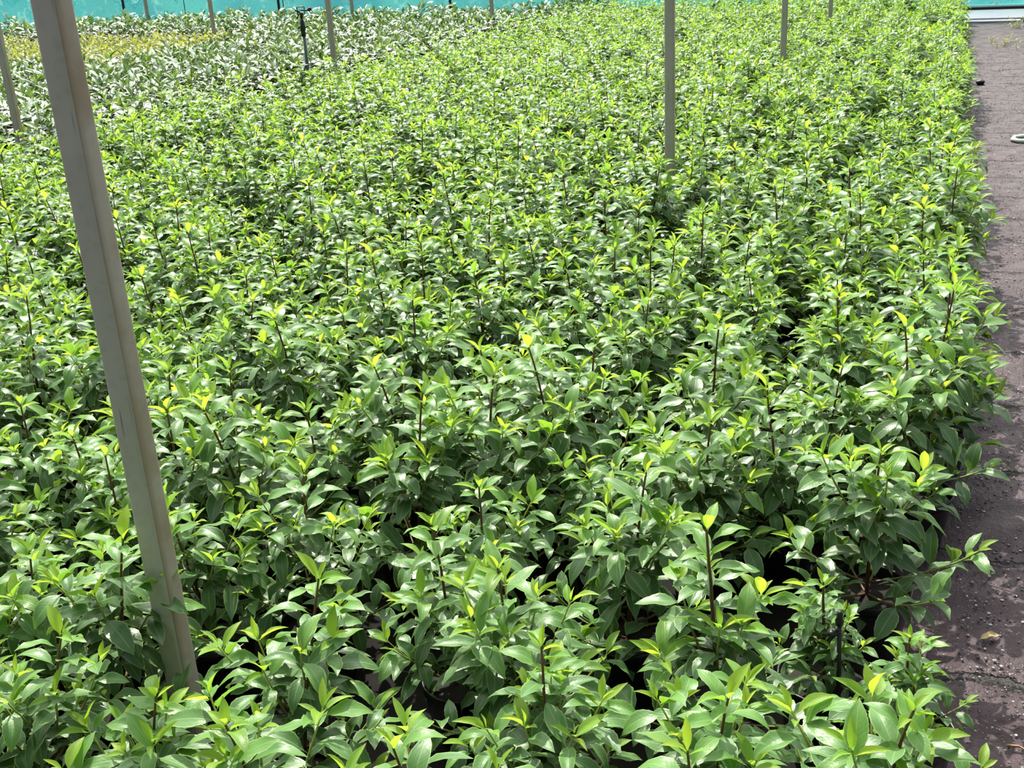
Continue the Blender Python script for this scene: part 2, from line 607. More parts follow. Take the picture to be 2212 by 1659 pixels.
def path_mat():
    m, t = new_mat('worn_aggregate_path')
    geo = nd(t, 'ShaderNodeNewGeometry')
    pos = geo.outputs['Position']
    big = noise(t, pos, 1.6, 4)
    mid = noise(t, pos, 9.0, 5, 0.6)
    fine = noise(t, pos, 70.0, 3, 0.6)
    col = mixc(t, big, (0.034, 0.017, 0.020), (0.066, 0.036, 0.042))
    col = mixc(t, maprange(t, mid, 0.35, 0.75, 0.0, 0.55), col, (0.018, 0.014, 0.014))
    # moss and dirt patches
    moss = maprange(t, noise(t, pos, 3.7, 5, 0.65), 0.56, 0.68, 0.0, 0.5)
    col = mixc(t, moss, col, (0.030, 0.027, 0.016))
    # small pale stones set in the surface
    vo = nd(t, 'ShaderNodeTexVoronoi')
    vo.inputs['Scale'].default_value = 125.0
    t.links.new(pos, vo.inputs['Vector'])
    vs = nd(t, 'ShaderNodeSeparateXYZ')
    t.links.new(vo.outputs['Color'], vs.inputs[0])
    pick = mth(t, 'GREATER_THAN', vs.outputs[0], 0.52)
    dist = maprange(t, vo.outputs['Distance'], 0.20, 0.32, 1.0, 0.0)
    peb = mth(t, 'MULTIPLY', pick, dist)
    pc = mixc(t, vs.outputs[1], (0.06, 0.048, 0.048), (0.42, 0.38, 0.38))
    col = mixc(t, mth(t, 'MULTIPLY', peb, 0.85), col, pc)
    # seams between the courses, across the path
    sp = nd(t, 'ShaderNodeSeparateXYZ')
    t.links.new(pos, sp.inputs[0])
    wob = mth(t, 'MULTIPLY', mth(t, 'SUBTRACT', noise(t, pos, 4.0, 4), 0.5), 0.10)
    wob = mth(t, 'ADD', wob, mth(t, 'MULTIPLY', mth(t, 'SUBTRACT', noise(t, pos, 34.0, 5, 0.7), 0.5), 0.07))
    yy = mth(t, 'ADD', mth(t, 'MULTIPLY', mth(t, 'ADD', sp.outputs['Y'], wob), 1.0 / 0.545), 0.23)
    fr = mth(t, 'ABSOLUTE', mth(t, 'SUBTRACT', mth(t, 'FRACT', yy), 0.5))
    seam = maprange(t, fr, 0.014, 0.034, 1.0, 0.0)
    brk = maprange(t, noise(t, pos, 5.0, 3), 0.36, 0.50, 0.0, 1.0)
    seam = mth(t, 'MULTIPLY', seam, brk)
    col = mixc(t, mth(t, 'MULTIPLY', seam, 0.9), col, (0.012, 0.009, 0.008))
    hgt = mth(t, 'ADD', mth(t, 'ADD', mth(t, 'MULTIPLY', peb, 0.5), mth(t, 'MULTIPLY', fine, 0.5)), mth(t, 'MULTIPLY', seam, -2.2))
    hgt = mth(t, 'ADD', hgt, mth(t, 'MULTIPLY', mid, 0.8))
    rg = maprange(t, mid, 0.3, 0.7, 0.5, 0.8)
    out(t, principled(t, col, rg, 0, 0.35, hgt, 1.0, 0.012).outputs[0])
    return m


def concrete_mat():
    m, t = new_mat('pale_concrete')
    geo = nd(t, 'ShaderNodeNewGeometry')
    a = noise(t, geo.outputs['Position'], 2.2, 5)
    b = noise(t, geo.outputs['Position'], 40.0, 3)
    col = mixc(t, a, (0.47, 0.41, 0.45), (0.58, 0.52, 0.56))
    col = mixc(t, maprange(t, b, 0.62, 0.75, 0.0, 0.5), col, (0.3, 0.27, 0.28))
    out(t, principled(t, col, 0.7, bump=b, bstr=0.15).outputs[0])
    return m


bm = bmesh.new()
add_box(bm, -60, 40, -8, 60, -0.3, -0.012)
struct(bm_obj('ground', bm, weed_mat()))

# the path: a slab with a gently uneven top, real relief on the visible strip
px0, px1, py0, py1 = -0.12, 2.4, -1.0, 18.72
nx, ny = 40, 420
gx, gy = np.meshgrid(np.linspace(px0, px1, nx), np.linspace(py0, py1, ny))
gz = 0.004 * np.sin(gx * 5 + gy * 2.1) + 0.003 * np.sin(gx * 17 - gy * 11) + rng.normal(0, 0.0012, gx.shape)
gz = np.clip(gz, -0.011, 0.02)
Vp = np.stack([gx, gy, gz], -1).reshape(-1, 3)
ii = np.arange(ny - 1)[:, None] * nx + np.arange(nx - 1)[None, :]
Qp = np.stack([ii, ii + 1, ii + nx + 1, ii + nx], -1).reshape(-1, 4)
nV = len(Vp)
# skirt that gives the slab its thickness
ring = np.concatenate([np.arange(nx), np.arange(1, ny) * nx + nx - 1, (ny - 1) * nx + np.arange(nx - 2, -1, -1), np.arange(ny - 2, 0, -1) * nx])
low = Vp[ring].copy()
low[:, 2] = -0.012
k = np.arange(len(ring))
Qs = np.stack([ring[(k + 1) % len(ring)], ring, nV + k, nV + (k + 1) % len(ring)], -1)
M_path = path_mat()
struct(link('path', mesh_np('path', np.concatenate([Vp, low]), np.concatenate([Qp, Qs]), M_path)))

M_conc = concrete_mat()
bm = bmesh.new()
add_box(bm, 0.0, 6.0, 19.13, 20.9, -0.012, 0.028)
struct(bm_obj('concrete_slab', bm, M_conc, bevel=0.008))
bm = bmesh.new()
add_box(bm, 0.0, 1.02, 18.80, 19.06, -0.012, 0.013)
add_box(bm, 1.06, 6.0, 18.80, 19.06, -0.012, 0.013)
struct(bm_obj('kerb', bm, M_conc, bevel=0.01))


# ------------------------------------------------------------------ green windbreak net behind everything
def net_mat():
    m, t = new_mat('turquoise_shade_net')
    geo = nd(t, 'ShaderNodeNewGeometry')
    pos = geo.outputs['Position']
    a = noise(t, pos, 0.55, 4)
    b = noise(t, pos, 6.0, 4, 0.6)
    col = mixc(t, maprange(t, a, 0.35, 0.65), (0.035, 0.30, 0.33), (0.09, 0.46, 0.42))
    col = mixc(t, maprange(t, b, 0.55, 0.68, 0.0, 0.6), col, (0.25, 0.62, 0.56))  # lighter specks: light through the weave, put into the net colour
    d = nd(t, 'ShaderNodeBsdfDiffuse')
    t.links.new(col, d.inputs[0])
    tr = nd(t, 'ShaderNodeBsdfTranslucent')
    t.links.new(col, tr.inputs[0])
    m1 = nd(t, 'ShaderNodeMixShader')
    m1.inputs[0].default_value = 0.6
    t.links.new(d.outputs[0], m1.inputs[1])
    t.links.new(tr.outputs[0], m1.inputs[2])
    tp = nd(t, 'ShaderNodeBsdfTransparent')
    tp.inputs[0].default_value = (0.75, 1.0, 0.95, 1)
    # open weave: pin holes let the plants behind show through
    vo = nd(t, 'ShaderNodeTexVoronoi')
    vo.inputs['Scale'].default_value = 26.0
    t.links.new(pos, vo.inputs['Vector'])
    hole = maprange(t, vo.outputs['Distance'], 0.12, 0.3, 0.7, 0.22)
    m2 = nd(t, 'ShaderNodeMixShader')
    t.links.new(hole, m2.inputs[0])
    t.links.new(m1.outputs[0], m2.inputs[1])
    t.links.new(tp.outputs[0], m2.inputs[2])
    out(t, m2.outputs[0])
    return m


M_net = net_mat()
NETY = 20.75
net = empty('windbreak_net', (0, NETY, 0))
tag(net, 'turquoise windbreak net stretched along the far end of the beds', 'net')
nxn, nzn = 220, 14
gx, gz = np.meshgrid(np.linspace(-34, 7, nxn), np.linspace(0.068, 3.2, nzn))
gy = 0.035 * np.sin(gx * 1.7) * np.sin(gz * 1.2 + gx * 0.3) + 0.02 * np.sin(gx * 4.3 + gz)
Vn = np.stack([gx, gy, gz], -1).reshape(-1, 3)
Vn = np.concatenate([Vn, Vn + [0, 0.004, 0]])
ii = np.arange(nzn - 1)[:, None] * nxn + np.arange(nxn - 1)[None, :]
q = np.stack([ii, ii + 1, ii + nxn + 1, ii + nxn], -1).reshape(-1, 4)
link('net_sheet', mesh_np('net_sheet', Vn[:nxn * nzn], q, M_net), net)
M_hem = simple_mat('pale_net_hem', (0.45, 0.80, 0.76), 0.6)
M_dark = simple_mat('dark_steel', (0.022, 0.023, 0.024), 0.5)
M_cord = simple_mat('dark_cord', (0.04, 0.10, 0.09), 0.7)
M_white = simple_mat('white_cord', (0.82, 0.86, 0.84), 0.5)
bm = bmesh.new()
add_tube(bm, [(x, -0.012 + 0.035 * math.sin(x * 1.7) * math.sin(0.12 + x * 0.3), 0.086) for x in np.linspace(-34, 7, 120)], 0.022, 6)
bm_obj('hem', bm, M_hem, net, True)
bm = bmesh.new()
add_tube(bm, [(-34, 0.0, 0.050), (7, 0.0, 0.050)], 0.022, 8)
bm_obj('bottom_pipe', bm, M_dark, net, True)
for xs in (-14.72, -12.40):
    bm = bmesh.new()
    add_tube(bm, [(xs, -0.045, 0.1), (xs, -0.05, 3.2)], 0.008, 6)
    bm_obj('seam_cord', bm, M_cord, net, True)
for pts in ([(0.26, -.06, 0.13), (0.31, -.07, 0.16), (0.37, -.07, 0.21), (0.42, -.065, 0.32), (0.44, -.06, 0.6)],
            [(0.73, -.06, 0.11), (0.70, -.07, 0.145), (0.675, -.07, 0.20), (0.665, -.065, 0.31), (0.68, -.06, 0.55)]):
    bm = bmesh.new()
    add_tube(bm, pts, 0.014, 7)
    bm_obj('tie_cord', bm, M_white, net, True)


# ------------------------------------------------------------------ steel posts
def post_mat():
    m, t = new_mat('weathered_galvanised_steel')
    tc = nd(t, 'ShaderNodeTexCoord')
    ob = tc.outputs['Object']
    geo = nd(t, 'ShaderNodeNewGeometry')
    sp = nd(t, 'ShaderNodeSeparateXYZ')
    t.links.new(ob, sp.inputs[0])
    a = noise(t, ob, 9.0, 5, 0.6)
    b = noise(t, ob, 55.0, 3)
    mp = nd(t, 'ShaderNodeMapping')
    mp.inputs['Scale'].default_value = (60, 60, 3.0)
    t.links.new(ob, mp.inputs['Vector'])
    streak = noise(t, mp.outputs[0], 1.0, 3, 0.6)
    col = mixc(t, a, (0.42, 0.36, 0.315), (0.56, 0.50, 0.44))
    col = mixc(t, maprange(t, b, 0.5, 0.8, 0.0, 0.25), col, (0.22, 0.19, 0.17))
    # brown run-off along the corner that faces the path
    runx = maprange(t, sp.outputs['Y'], -0.030, -0.005, 1.0, 0.0)
    onright = mth(t, 'GREATER_THAN', sp.outputs['X'], 0.0235)
    run = mth(t, 'MULTIPLY', mth(t, 'MULTIPLY', runx, onright), maprange(t, streak, 0.3, 0.6, 0.4, 1.0))
    col = mixc(t, run, col, (0.17, 0.115, 0.065))
    rust = mth(t, 'MULTIPLY', onright, maprange(t, noise(t, ob, 6.0, 4), 0.42, 0.62, 0.1, 0.7))
    col = mixc(t, rust, col, (0.32, 0.22, 0.13))
    # a few dark scratches
    mp2 = nd(t, 'ShaderNodeMapping')
    mp2.inputs['Scale'].default_value = (110, 110, 5.0)
    t.links.new(ob, mp2.inputs['Vector'])
    scr = maprange(t, noise(t, mp2.outputs[0], 1.0, 2, 0.4), 0.70, 0.76, 0.0, 0.7)
    col = mixc(t, scr, col, (0.09, 0.08, 0.08))
    out(t, principled(t, col, 0.62, 0.15, 0.4, a, 0.1).outputs[0])
    return m


M_post = post_mat()


def post(x, y, label, w=0.05, h=3.1, mat=None, rz=0.0):
    root = empty('steel_post', (x, y, 0), rz)
    tag(root, label, 'post')
    bm = bmesh.new()
    t = w / 2
    r = 0.008 if w > 0.04 else 0.005
    c = []
    for cx_, cy_, a0 in ((t - r, -t + r, -90), (t - r, t - r, 0), (-t + r, t - r, 90), (-t + r, -t + r, 180)):
        for k in range(5):
            a = math.radians(a0 + k * 22.5)
            c.append((cx_ + r * math.cos(a), cy_ + r * math.sin(a)))
    r0 = [bm.verts.new((a, b, -0.012)) for a, b in c]
    r1 = [bm.verts.new((a, b, h)) for a, b in c]
    for k in range(len(c)):
        bm.faces.new((r0[k], r0[(k + 1) % len(c)], r1[(k + 1) % len(c)], r1[k]))
    bm.faces.new(r1)
    bm.faces.new(r0[::-1])
    o = bm_obj('shaft', bm, mat or M_post, root, True)
    try:
        o.data.set_sharp_from_angle(angle=math.radians(40))
    except Exception:
        pass
    return root


G = 'square steel posts in the beds'
for x, y, lab in [
    (-1.37, 1.57, 'thick square grey-brown steel post with a brown run-off stain, nearest the camera'),
    (-1.36, 6.10, 'second square grey steel post back from the stained post, standing in the laurel bed'),
    (-1.33, 10.50, 'third square grey steel post in line behind the stained post, towards the path'),
    (-1.36, 15.10, 'small far post, fourth in the line of the stained post, nearest the net'),
    (-6.28, 6.60, 'grey post at the edge of the frame where the broad-leaved plants begin'),
    (-6.10, 11.08, 'square grey steel post standing just behind the black sprinkler'),
    (-6.05, 15.70, 'square post at the far bed boundary, next back from the post behind the sprinkler'),
    (-5.95, 19.75, 'short stub of grey post rising beside the net at the far bed boundary'),
    (-10.20, 14.98, 'grey post among the glossy plants just right of the golden shrubs'),
    (-9.25, 17.60, 'slim grey post in the glossy plants, halfway between sprinkler post and net'),
    (-13.20, 17.45, 'grey post rising at the back edge of the golden shrubs'),
]:
    tag(post(x, y, lab), lab, 'post', G)
for x, y, lab in [
    (-15.95, 20.35, 'thin black net pole behind the golden shrubs, first along the turquoise net'),
    (-12.35, 20.45, 'thin black net pole against the turquoise net, between a cord and the sprinkler'),
    (-8.72, 20.50, 'thin black net pole beyond the glossy plants, third along the turquoise net'),
]:
    tag(post(x, y, lab, w=0.042, mat=M_dark), lab, 'post', 'thin dark poles along the net')

# ------------------------------------------------------------------ the sprinkler on its riser
M_riser = simple_mat('grey_blue_plastic_pipe', (0.075, 0.10, 0.105), 0.55, nscale=20)
M_black = simple_mat('black_plastic', (0.010, 0.011, 0.012), 0.4)
sx, sy = -5.95, 10.25
spk = empty('sprinkler', (sx, sy, 0), math.radians(18))
spk.scale = (1, 1, 0.93)
tag(spk, 'black impact sprinkler on a slim grey riser pipe rising from the bed boundary', 'sprinkler')
bm = bmesh.new()
add_tube(bm, [(0, 0, -0.012), (0, 0, 0.40), (0.004, 0, 0.85)], 0.017, 10)
bm_obj('riser_pipe', bm, M_riser, spk, True)
bm = bmesh.new()
add_lathe(bm, [(0.001, .82), (.022, .82), (.024, .86), (.019, .87), (.027, .88), (.027, .925), (.022, .935), (.022, .965), (.017, .975), (.015, 1.0), (.001, 1.0)], 14)
bm_obj('coupling', bm, M_black, spk, True)
bm = bmesh.new()
add_tube(bm, [(-.045, 0, .90), (-.03, 0, .915), (.03, 0, .905), (.05, 0, .925)], 0.008, 7)
bm_obj('clip', bm, M_black, spk, True)
head = bmesh.new()
add_lathe(head, [(.001, 1.0), (.013, 1.0), (.015, 1.04), (.02, 1.05), (.012, 1.06), (.001, 1.06)], 12)
add_tube(head, [(-.034, 0, 1.04), (-.036, 0, 1.11), (-.03, 0, 1.118), (.03, 0, 1.118), (.036, 0, 1.11), (.034, 0, 1.04), (-.034, 0, 1.04)], 0.0055, 7)
head_o = bm_obj('sprinkler_head', head, M_black, spk, True)
bm = bmesh.new()
add_tube(bm, [(.0, 0, 1.085), (.05, 0, 1.075), (.075, 0, 1.09)], 0.008, 7)
add_lathe(bm, [(.001, -.02), (.016, -.018), (.022, 0), (.016, .018), (.001, .02)], 12, (.088, 0, 1.088))
bm_obj('counterweight_arm', bm, M_black, head_o, True)
bm = bmesh.new()
add_tube(bm, [(0, 0, 1.05), (-.03, 0, 1.075), (-.055, 0, 1.085)], [.008, .008, .013], 8)
add_tube(bm, [(-.02, 0, 1.035), (-.038, 0, 1.02), (-.046, 0, 1.0)], [.006, .006, .011], 8)
bm_obj('nozzle', bm, M_black, head_o, True)
bm = bmesh.new()
add_tube(bm, [(-.004, 0, .56), (-.055, -.02, .40), (-.15, -.04, -.012)], 0.011, 8)
bm_obj('brace', bm, M_riser, spk, True)

# a small black watering stake near the path
wst = empty('irrigation_riser', (-0.10, 1.97, 0))
tag(wst, 'thin black watering stake with a knobbly nozzle among pale leaves near the path', 'sprinkler')
bm = bmesh.new()
add_tube(bm, [(0, 0, -.012), (0.002, 0, .2), (-0.004, 0, .33)], [.0055, .005, .0045], 8)
bm_obj('stake', bm, M_black, wst, True)
bm = bmesh.new()
add_lathe(bm, [(.001, .325), (.007, .325), (.009, .335), (.006, .343), (.006, .352), (.003, .357), (.001, .357)], 10, (-.004, 0, 0))
add_tube(bm, [(-.004, 0, .31), (-.014, -.006, .305), (-.02, -.01, .312)], [.006, .007, .009], 8)
bm_obj('nozzle', bm, M_black, wst, True)

# ------------------------------------------------------------------ where the laurels stand
SP = 0.30
hand = [  # leaders that the photograph shows clearly, front to back
    (-0.66, 1.70), (-0.31, 1.80), (-1.03, 1.46), (-0.93, 2.11), (-1.27, 1.95), (-0.07, 2.40), (-0.70, 2.40), (-1.02, 2.45), (-1.58, 2.20), (-1.31, 2.60), (-0.46, 2.50),
    (-0.23, 2.93), (-0.28, 1.50), (-0.02, 1.50), (0.03, 1.92), (-0.92, 1.22), (-1.20, 1.22), (-0.62, 1.20), (-0.56, 1.45), (-1.45, 1.25), (-0.56, 2.08),
    (-0.13, 2.04)]
spots = list(hand)
for j in range(-1, 70):
    for i in range(0, 24):
        x = 0.03 - SP * i + rng.uniform(-.06, .06)
        y = 0.45 + SP * j + (SP / 2 if i % 2 else 0) + rng.uniform(-.065, .065)
        left = -6.05 + 0.075 * max(0, y - 7)
        if x < left or y > 18.7:
            continue
        if any((x - a) ** 2 + (y - b) ** 2 < 0.205 ** 2 for a, b in hand):
            continue
        if abs(x + 1.37) < 0.12 and min(abs(y - p) for p in (1.57, 6.10, 10.50, 15.10)) < 0.12:
            continue
        if rng.random() < 0.02 and y > 3:
            continue                                           # a few gaps where a pot was taken
        spots.append((x, y))
spots = np.array(spots)
px_, py_, pd_ = project(np.c_[spots, np.full(len(spots), 0.36)])
marg = np.where(pd_ > 0.3, F_PX / np.maximum(pd_, 0.3), 1e4)
inside = (pd_ > 0.3) & (px_ > -0.10 * marg) & (px_ < 2212 + 0.10 * marg) & (py_ > -0.02 * marg) & (py_ < 1659 + 0.08 * marg)
near = (pd_ > -0.5) & (px_ > -0.8 * marg) & (px_ < 2212 + 0.8 * marg) & (py_ > -1.5 * marg) & (py_ < 1659 + 0.9 * marg)
order = np.argsort(np.where(inside, pd_, 1e9))
chosen = order[:min(300, int(inside.sum()))]
chosen_set = set(int(c) for c in chosen)

# prototypes: eleven different plants, each with pot, soil, stem, foliage, new growth
rnd = random.Random(21)
pot_mesh = soil_mesh = None
protos = []
for v in range(11):
    root = empty('potted_laurel', (0, 0, 0))
    h = [0.53, 0.57, 0.50, 0.55, 0.60, 0.48, 0.54, 0.58, 0.51, 0.56, 0.37][v]
    old, young, tb = laurel_parts(rnd, h, rnd.choice([6, 7, 7, 8]) if v < 10 else 6, 1.0 if v < 10 else 0.62, spread=1.0 if v < 10 else 0.58)
    if pot_mesh is None:
        o = bm_obj('pot', pot_bm(), M_pot, root, True)
        pot_mesh = o.data
        o2 = bm_obj('soil', soil_bm(), M_soil, root, True)
        soil_mesh = o2.data
    else:
        link('pot', pot_mesh, root)
        link('soil', soil_mesh, root)
    V, Q, T = tb.arrays()
    link('stem', mesh_np('stem', V, Q, M_stem, tone=T), root)
    V, Q, UV, T = old.build(16, 4, 'laurel', True)
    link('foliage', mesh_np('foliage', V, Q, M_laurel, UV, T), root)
    V, Q, UV, T = young.build(8, 4, 'laurel')
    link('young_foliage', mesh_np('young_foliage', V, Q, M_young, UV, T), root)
    protos.append(root)


def dup(root, loc, rz, scale, src_children):
    r = root.copy()
    COL.objects.link(r)
    r.location = loc
    r.rotation_euler = (0, 0, rz)
    r.scale = (scale,) * 3
    for ch in src_children:
        c = ch.copy()
        COL.objects.link(c)
        c.parent = r
    return r


proto_children = [list(p.children) for p in protos]
used = [False] * len(protos)
lines = {}
for c in chosen:
    x, y = spots[c]
    lines.setdefault(max(0, int(round((0.06 - x) / SP))), []).append((y, int(c)))
label_of = {}
for li, members in lines.items():
    members.sort()
    for k, (y, c) in enumerate(members):
        if li == 0:
            label_of[c] = f'bushy green laurel at the path edge, {ordinal(k + 1)} from the front'
        else:
            label_of[c] = f'bushy green laurel, {ordinal(k + 1)} from the front in the {ordinal(li + 1)} line in from the path'
for n, c in enumerate(chosen):
    c = int(c)
    x, y = spots[c]
    small = c in (14, 21)                                            # the small plant at the path edge near the front
    sc_small = rng.uniform(0.95, 1.05)
    v = 10 if small else int(rng.integers(0, 10))
    rz, sc = float(rng.uniform(0, 6.28)), float(rng.uniform(0.88, 1.12))
    if x > -0.15 and not small:
        sc = float(rng.uniform(1.02, 1.15))
    if not used[v]:
        used[v] = True
        r = protos[v]
        r.location, r.rotation_euler, r.scale = (x, y, -0.012), (0, 0, rz), (sc,) * 3
    else:
        r = dup(protos[v], (x, y, -0.012), rz, sc, proto_children[v])
    lab = label_of[c]
    if small:
        lab = 'small low laurel showing its black pot rim at the path edge' if c == 14 else 'small pale laurel growing around the thin black watering stake'
    tag(r, lab, 'plant', 'potted green laurels in the main bed')

# the rest of the bed, beyond the 300 that show largest: one object
low = []
for v in range(8):
    old, young, tb = laurel_parts(rnd, rnd.uniform(0.50, 0.60), 7, 1.04, ns=3, keep=0.9)
    A = old.build(5, 2)
    B = young.build(4, 2)
    C = tb.arrays()
    bmq = pot_bm(n=10)
    bmq.verts.ensure_lookup_table()
    PV = np.array([v_.co[:] for v_ in bmq.verts])
    PQ = np.array([[l.vert.index for l in f.loops] for f in bmq.faces if len(f.verts) == 4])
    bmq.verts.index_update()
    bmq.free()
    Vs = np.concatenate([A[0], B[0], C[0], PV])
    o1, o2, o3 = len(A[0]), len(A[0]) + len(B[0]), len(A[0]) + len(B[0]) + len(C[0])
    Qs_ = np.concatenate([A[1], B[1] + o1, C[1] + o2, PQ + o3])
    UVs = np.concatenate([A[2], B[2], np.zeros((len(C[0]) + len(PV), 2)) + [0.3, 0.5]])
    Ts = np.concatenate([A[3], B[3], C[2], np.zeros(len(PV))])
    Ms = np.concatenate([np.zeros(len(A[1])), np.ones(len(B[1])), np.full(len(C[1]), 2), np.full(len(PQ), 3)]).astype(int)
    low.append((Vs, Qs_, UVs, Ts, Ms))


def scatter(name, low, places, mats, jit=(0.9, 1.1)):
    VV, QQ, UU, TT, MM, n = [], [], [], [], [], 0
    for (x, y) in places:
        Vs, Qs_, UVs, Ts, Ms = low[int(rng.integers(0, len(low)))]
        a = rng.uniform(0, 6.28)
        s = rng.uniform(*jit)
        ca, sa = math.cos(a) * s, math.sin(a) * s
        P = np.stack([Vs[:, 0] * ca - Vs[:, 1] * sa + x, Vs[:, 0] * sa + Vs[:, 1] * ca + y, Vs[:, 2] * s - 0.012], -1)
        VV.append(P); QQ.append(Qs_ + n); UU.append(UVs); TT.append(Ts + rng.uniform(-.04, .04)); MM.append(Ms)
        n += len(Vs)
    return link(name, mesh_np(name, np.concatenate(VV), np.concatenate(QQ), mats, np.concatenate(UU), np.concatenate(TT), True, np.concatenate(MM)))


rest = [tuple(spots[i]) for i in range(len(spots)) if near[i] and i not in chosen_set]
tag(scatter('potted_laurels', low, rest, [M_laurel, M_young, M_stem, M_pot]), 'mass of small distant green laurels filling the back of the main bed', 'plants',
    kind='stuff')


# ------------------------------------------------------------------ cherry laurels and golden shrubs
def cherry_parts(rnd, seg=8, col=4, ns=5):
    lv, yv, tb = Leaves(), Leaves(), Tubes()
    n_st = rnd.randint(4, 6)
    for s in range(n_st):
        az = s * 6.28 / n_st + rnd.uniform(-.4, .4)
        ln = rnd.uniform(0.24, 0.36)
        el = rnd.uniform(0.95, 1.4)
        p = np.array([0, 0, 0.15])
        d = sph(az, el)
        pts = [p]
        for k in range(8):
            d = d + [rnd.uniform(-.05, .05), rnd.uniform(-.05, .05), .05]
            d /= np.linalg.norm(d)
            pts.append(pts[-1] + d * ln / 8)
        pts = np.array(pts)
        tb.add(pts, .006, .003, 0.2, 0.9, ns)
        m = int(ln / 0.038)
        ga = rnd.uniform(0, 6.28)
        for k in range(m):
            u = 0.2 + 0.8 * k / (m - 1)
            q = u * 8
            i0 = min(int(q), 7)
            pp = pts[i0] + (pts[i0 + 1] - pts[i0]) * (q - i0)
            ga += 2.4
            e = 0.12 + 0.62 * u ** 2 + rnd.uniform(-.2, .2)
            L = rnd.uniform(0.16, 0.225) * (1 - 0.25 * u ** 4)
            tn = 0.08 + 0.3 * u ** 3 + rnd.uniform(-.05, .1)
            lv.add(pp, sph(ga, e), L, L * rnd.uniform(.28, .34), tn, curl=rnd.uniform(.2, .8), fold=rnd.uniform(.15, .5), wave=.01, roll=rnd.uniform(-.35, .35))
        if rnd.random() < 0.35:
            for k in range(3):
                L = rnd.uniform(.07, .11)
                yv.add(pts[-1], sph(ga + k * 2.1, rnd.uniform(.8, 1.35)), L, L * .3, rnd.uniform(.7, 1.0), curl=.3, fold=.5, wave=.01)
        else:
            L = rnd.uniform(.06, .09)
            yv.add(pts[-1], sph(ga + 2, 1.2), L, L * .3, rnd.uniform(.4, .8), curl=.3, fold=.6, wave=.01)
    return lv, yv, tb


def golden_parts(rnd, ns=4):
    lv, tb = Leaves(), Tubes()
    n_st = 9
    for s in range(n_st):
        az = s * 6.28 / n_st + rnd.uniform(-.4, .4)
        ln = rnd.uniform(0.20, 0.34)
        el = rnd.uniform(0.6, 1.35)
        d = sph(az, el)
        pts = np.array([np.array([0, 0, 0.14]) + d * ln * k / 6 for k in range(7)])
        tb.add(pts, .004, .002, 0.3, 0.8, ns)
        m = int(ln / 0.022)
        ga = rnd.uniform(0, 6.28)
        for k in range(m):
            u = 0.15 + 0.85 * k / (m - 1)
            pp = np.array([0, 0, 0.14]) + d * ln * u
            ga += 2.4
            L = rnd.uniform(0.05, 0.085)
            lv.add(pp, sph(ga, 0.25 + 0.6 * u + rnd.uniform(-.2, .2)), L, L * rnd.uniform(.42, .5), 0.25 + 0.5 * u + rnd.uniform(-.2, .2), curl=rnd.uniform(.1, .7), fold=.3,
                   wave=.02, roll=rnd.uniform(-.4, .4))
    return lv, tb


def golden_zone(x, y):
    return -15.6 < x < -9.35 and 11.9 + 0.0 * x < y < 15.3 + (-(x + 9.35)) * 0.15 and y > 12.0 + 0.62 * max(0, -9.9 - x) * 0.0


cherry_spots, gold_spots = [], []
CS = 0.40
for i in range(0, 40):
    for j in range(0, 48):
        x = -6.42 - CS * i + rng.uniform(-.06, .06)
        y = 4.2 + CS * j * 0.85 + (0.17 if i % 2 else 0) + rng.uniform(-.06, .06)
        if y > (18.3 if x > -11.5 else 18.3 - 0.12 * (-11.5 - x)) or x > -6.30 + 0.075 * max(0, y - 7) - 0.05:
            continue
        (gold_spots if golden_zone(x, y) else cherry_spots).append((x, y, i))
# the boundary leans towards the path further back: fill that wedge too
for j in range(40):
    y = 9.0 + 0.34 * j
    x = -6.42 + 0.40
    if y < 20 and x < -6.30 + 0.075 * (y - 7) - 0.08:
        cherry_spots.append((x + rng.uniform(-.05, .05), y, -1))
    if y < 20 and x + 0.4 < -6.30 + 0.075 * (y - 7) - 0.08:
        cherry_spots.append((x + 0.4 + rng.uniform(-.05, .05), y, -2))
posts_xy = [(-6.28, 6.6), (-6.1, 11.08), (-6.05, 15.7), (-5.95, 19.75), (-10.2, 14.98), (-9.25, 17.6), (-13.2, 17.45), (-5.95, 10.25)]


def clear(s):
    return all((s[0] - a) ** 2 + (s[1] - b) ** 2 > 0.13 ** 2 for a, b in posts_xy)


def split_visible(sp, limit):
    sp = [s for s in sp if clear(s)]
    P = np.array([(s[0], s[1], 0.42) for s in sp])
    a, b, d = project(P)
    mg = F_PX / np.maximum(d, 0.5)
    vis = (d > 1) & (a > -0.12 * mg) & (a < 2212) & (b > -0.05 * mg) & (b < 1659)
    nearby = (d > 1) & (a > -1.2 * mg) & (a < 2300) & (b > -0.9 * mg)
    od = [i for i in np.argsort(d) if vis[i]]
    ch = od[:limit]
    cs = set(ch)
    return [sp[i] for i in ch], [sp[i] for i in range(len(sp)) if nearby[i] and i not in cs]


ch_vis, ch_rest = split_visible(cherry_spots, 300)
go_vis, go_rest = split_visible(gold_spots, 300)
print('PLANTS', len(chosen), len(rest), 'cherry', len(ch_vis), len(ch_rest), 'gold', len(go_vis), len(go_rest))

